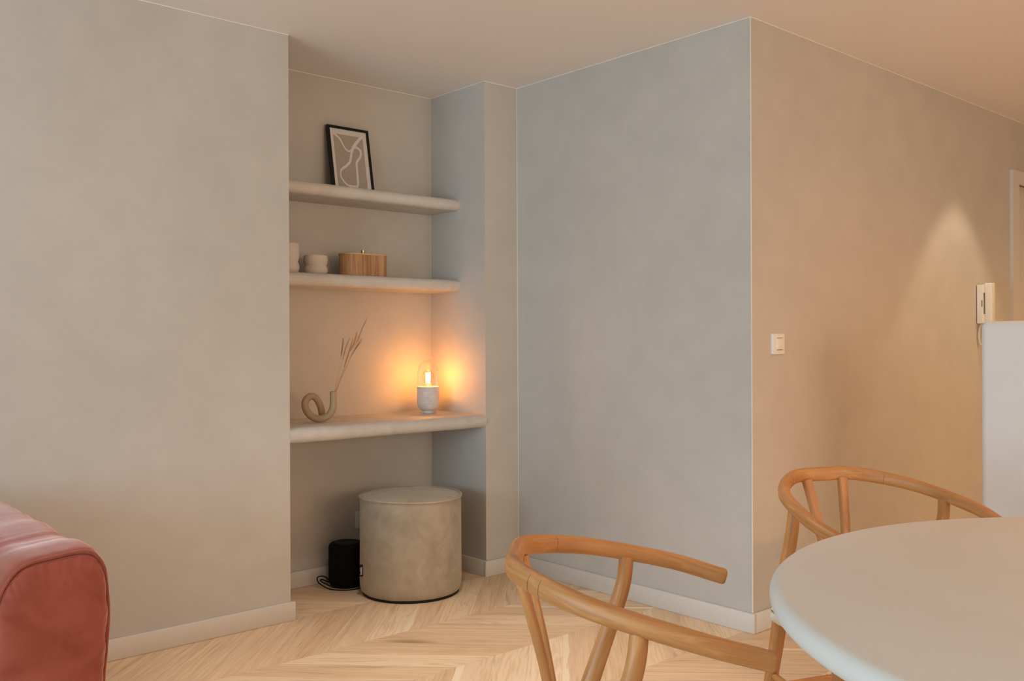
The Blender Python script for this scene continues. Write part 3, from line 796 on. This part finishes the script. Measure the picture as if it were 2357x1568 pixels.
# ------------------------------------------------------------------ sofa
def sofa():
    root = empty('sofa', (-.30, 2.95, 0)); tag(root, 'salmon pink velvet sofa with padded piped arm against the left wall', 'sofa')
    O = Vector((-.30, 2.95, 0))
    mv = m_velvet('salmon_velvet', (.215, .040, .022), (.36, .095, .062), 1.0, 2.6, (1, .74, .66))
    seam = [(.498, .055), (.503, .20), (.508, .33), (.515, .46), (.5195, .53), (.532, .583), (.546, .611), (.568, .637), (.601, .651), (.643, .656), (.685, .660), (.712, .660), (.733, .654), (.747, .640), (.762, .610), (.769, .545), (.771, .491), (.765, .406), (.759, .335), (.757, .20), (.752, .055)]
    out = [Vector((p[0], 0, p[1])) for p in catmull([(x, z, 0) for x, z in seam], 5)] if False else [Vector((p.x, 0, p.y)) for p in catmull([(x, z, 0) for x, z in seam], 9)]
    # close the bottom
    a, b_ = out[-1], out[0]
    out += [a.lerp(b_, i/10) for i in range(1, 10)]
    n = len(out); c = Vector((.635, 0, .35))
    def arm(mirror=False):
        vs = []; fs = []
        def ring(y, sx, sz, wr=0.0, skew=0.0):
            for i, p in enumerate(out):
                d = p - c
                zt = max(0, (p.z-.35)/.31)
                q = Vector((c.x + d.x*sx - skew*zt, y, c.z + (d.z*sz if d.z > 0 else d.z)))
                if wr:
                    k = noise.noise(Vector((p.x*5, y*26, p.z*5)))*wr + noise.noise(Vector((p.x*2, y*7+3, p.z*3)))*wr*.8
                    k += noise.noise(Vector((p.x*60, 3, p.z*60)))*.0040*max(0, 1-(y-2.385)/.06)
                    wx = max(0, 1-abs(y-2.64)/.10)
                    k += noise.noise(Vector((p.x*4+y*6, y*60, p.z*4)))*.0080*wx
                    dd = d.normalized(); q += Vector((dd.x*k, 0, max(0, dd.z)*k))
                vs.append(q)
        # front panel, slightly domed, from the centre out to the seam
        levels = [(.04, 2.350), (.12, 2.350), (.22, 2.3505), (.32, 2.351), (.42, 2.352), (.52, 2.3535), (.60, 2.355), (.68, 2.357), (.75, 2.3585), (.81, 2.361), (.86, 2.363), (.90, 2.366), (.94, 2.370), (.965, 2.374), (.985, 2.378)]
        for s, y in levels:
            for p in out:
                d = p - c; q = c + d*s
                edge = max(0, (s-.45)/.55)
                fold = noise.noise(Vector((q.x*6, 4, q.z*26)))*.0075*edge*(1-.7*max(0, min(1, (q.z-.50)/.1)))
                puck = noise.noise(Vector((p.x*75, 9, p.z*75)))*.0045*max(0, (s-.80)/.2)*(1 if s < .98 else .3)
                vs.append(Vector((q.x, y + noise.noise(Vector((q.x*9, 1, q.z*12)))*.003 + fold + puck, q.z)))
        npanel = len(levels)
        prof = [(2.381, .985, .985), (2.384, 1.0, 1.0), (2.392, 1.03, 1.018), (2.41, 1.052, 1.030), (2.45, 1.065, 1.035), (2.50, 1.055, 1.03), (2.53, 1.045, 1.025), (2.56, 1.035, 1.02), (2.575, 1.03, 1.017), (2.59, 1.027, 1.015), (2.605, 1.024, 1.013), (2.62, 1.022, 1.012), (2.635, 1.022, 1.012), (2.65, 1.025, 1.014), (2.665, 1.03, 1.017), (2.68, 1.035, 1.02), (2.70, 1.04, 1.024), (2.72, 1.045, 1.027)]
        prof += [(2.74+.06*i, 1.05 + .01*math.sin(i), 1.03+.006*math.sin(i*1.3)) for i in range(11)] + [(3.40, 1.03, 1.02), (3.44, .96, .97), (3.462, .85, .88)]
        for y, sx, sz in prof:
            ring(y, sx, sz, .0045 if 2.4 < y < 3.4 else 0)
        R = npanel + len(prof)
        for i in range(R-1):
            for k in range(n):
                k2 = (k+1) % n; fs.append((i*n+k, (i+1)*n+k, (i+1)*n+k2, i*n+k2))
        fs.append(tuple(range(n))); fs.append(tuple((R-1)*n+k for k in range(n))[::-1])
        vs2 = [v - O for v in vs]
        if mirror:
            vs2 = [Vector((-v.x, v.y, v.z)) for v in vs2]; fs = [f[::-1] for f in fs]
        ar = link('armrest', vs2, fs, mv, root)
        pp = [Vector((p.x, 2.379, p.z)) - O for p in [c + (q-c)*1.004 for q in out[:-9]]]
        if mirror: pp = [Vector((-v.x, v.y, v.z)) for v in pp]
        tube('piping', pp, .0042, mv, ar, seg=10, upv=Vector((0, 1, 0)))
        pp2 = [Vector((c.x+(p.x-c.x)*.963, 2.3775, c.z+(p.z-c.z)*.972)) - O for p in out[:-9]]
        if mirror: pp2 = [Vector((-v.x, v.y, v.z)) for v in pp2]
        tube('stitch_fold', pp2, .0022, mv, ar, seg=8, upv=Vector((0, 1, 0)))
    arm(); arm(True)
    # the rest of the sofa, to the left of the picture
    def cushion(name, a, b_, r):
        bm = bmesh.new(); add_box(bm, a, b_)
        bmesh.ops.bevel(bm, geom=bm.edges[:], offset=r, segments=5, affect='EDGES', profile=.6)
        for v in bm.verts: v.co -= O
        o = from_bm(name, bm, mv, root, smooth=True); return o
    xl = -1.08; xr = .48
    cushion('seat_base', (xl, 2.42, .06), (xr, 3.44, .26), .03)
    cushion('seat_cushion', (xl, 2.40, .262), (-.305, 3.18, .44), .05)
    cushion('seat_cushion', (-.295, 2.40, .262), (xr, 3.18, .44), .05)
    cushion('backrest', (xl, 3.19, .262), (xr, 3.46, .70), .07)
    for sx in (-1.30, .68):
        for sy in (2.46, 3.38):
            box('leg', (sx-.02-O.x, sy-.02-O.y, 0), (sx+.02-O.x, sy+.02-O.y, .060), mRubber, root)
sofa()

# ------------------------------------------------------------------ ceiling lights
def downlight(x, y, power, col, ang, blend, label, tilt=(0, 0, 0), rad=.03):
    root = empty('ceiling_light', (x, y, H)); tag(root, label, 'ceiling light', 'recessed downlights')
    lathe('trim_ring', [(.036, -.002), (.040, -.005), (.046, -.004), (.048, 0)], mWhiteP, root, seg=40)
    lathe('lens', [(0, -.003), (.036, -.002)], emis('warm_lens', (1, .72, .42), 6), root, seg=32)
    l = bpy.data.lights.new('spot', 'SPOT'); l.energy = power; l.color = col; l.spot_size = ang; l.spot_blend = blend; l.shadow_soft_size = rad
    o = bpy.data.objects.new('spot', l); COL.objects.link(o); o.parent = root; o.location = (0, 0, -.02); o.rotation_euler = tilt
downlight(5.035, 1.755, 22, (1, .84, .57), math.radians(72), .35, 'recessed downlight close to the warm right wall')
for dx, dy, dp, dc, lab in [(4.1, .3, 66, (1, .42, .10), 'recessed downlight between the table and the warm wall'), (5.7, .3, 34, (1, .74, .20), 'recessed downlight before the door in the right wall'),
                    (-.6, 1.3, 4, (1, .92, .85), 'added fill downlight, out of view, in front of the sofa')]:  # this one is an unseen lamp added as fill for the left wall
    downlight(dx, dy, dp, dc, math.radians(160), .7, lab)
downlight(1.7, 2.3, 118, (1, .94, .89), math.radians(88), 1.0, 'added fill downlight, out of view, over the floor in front of the niche', rad=.06)  # unseen lamp added to brighten the floor and lower left wall
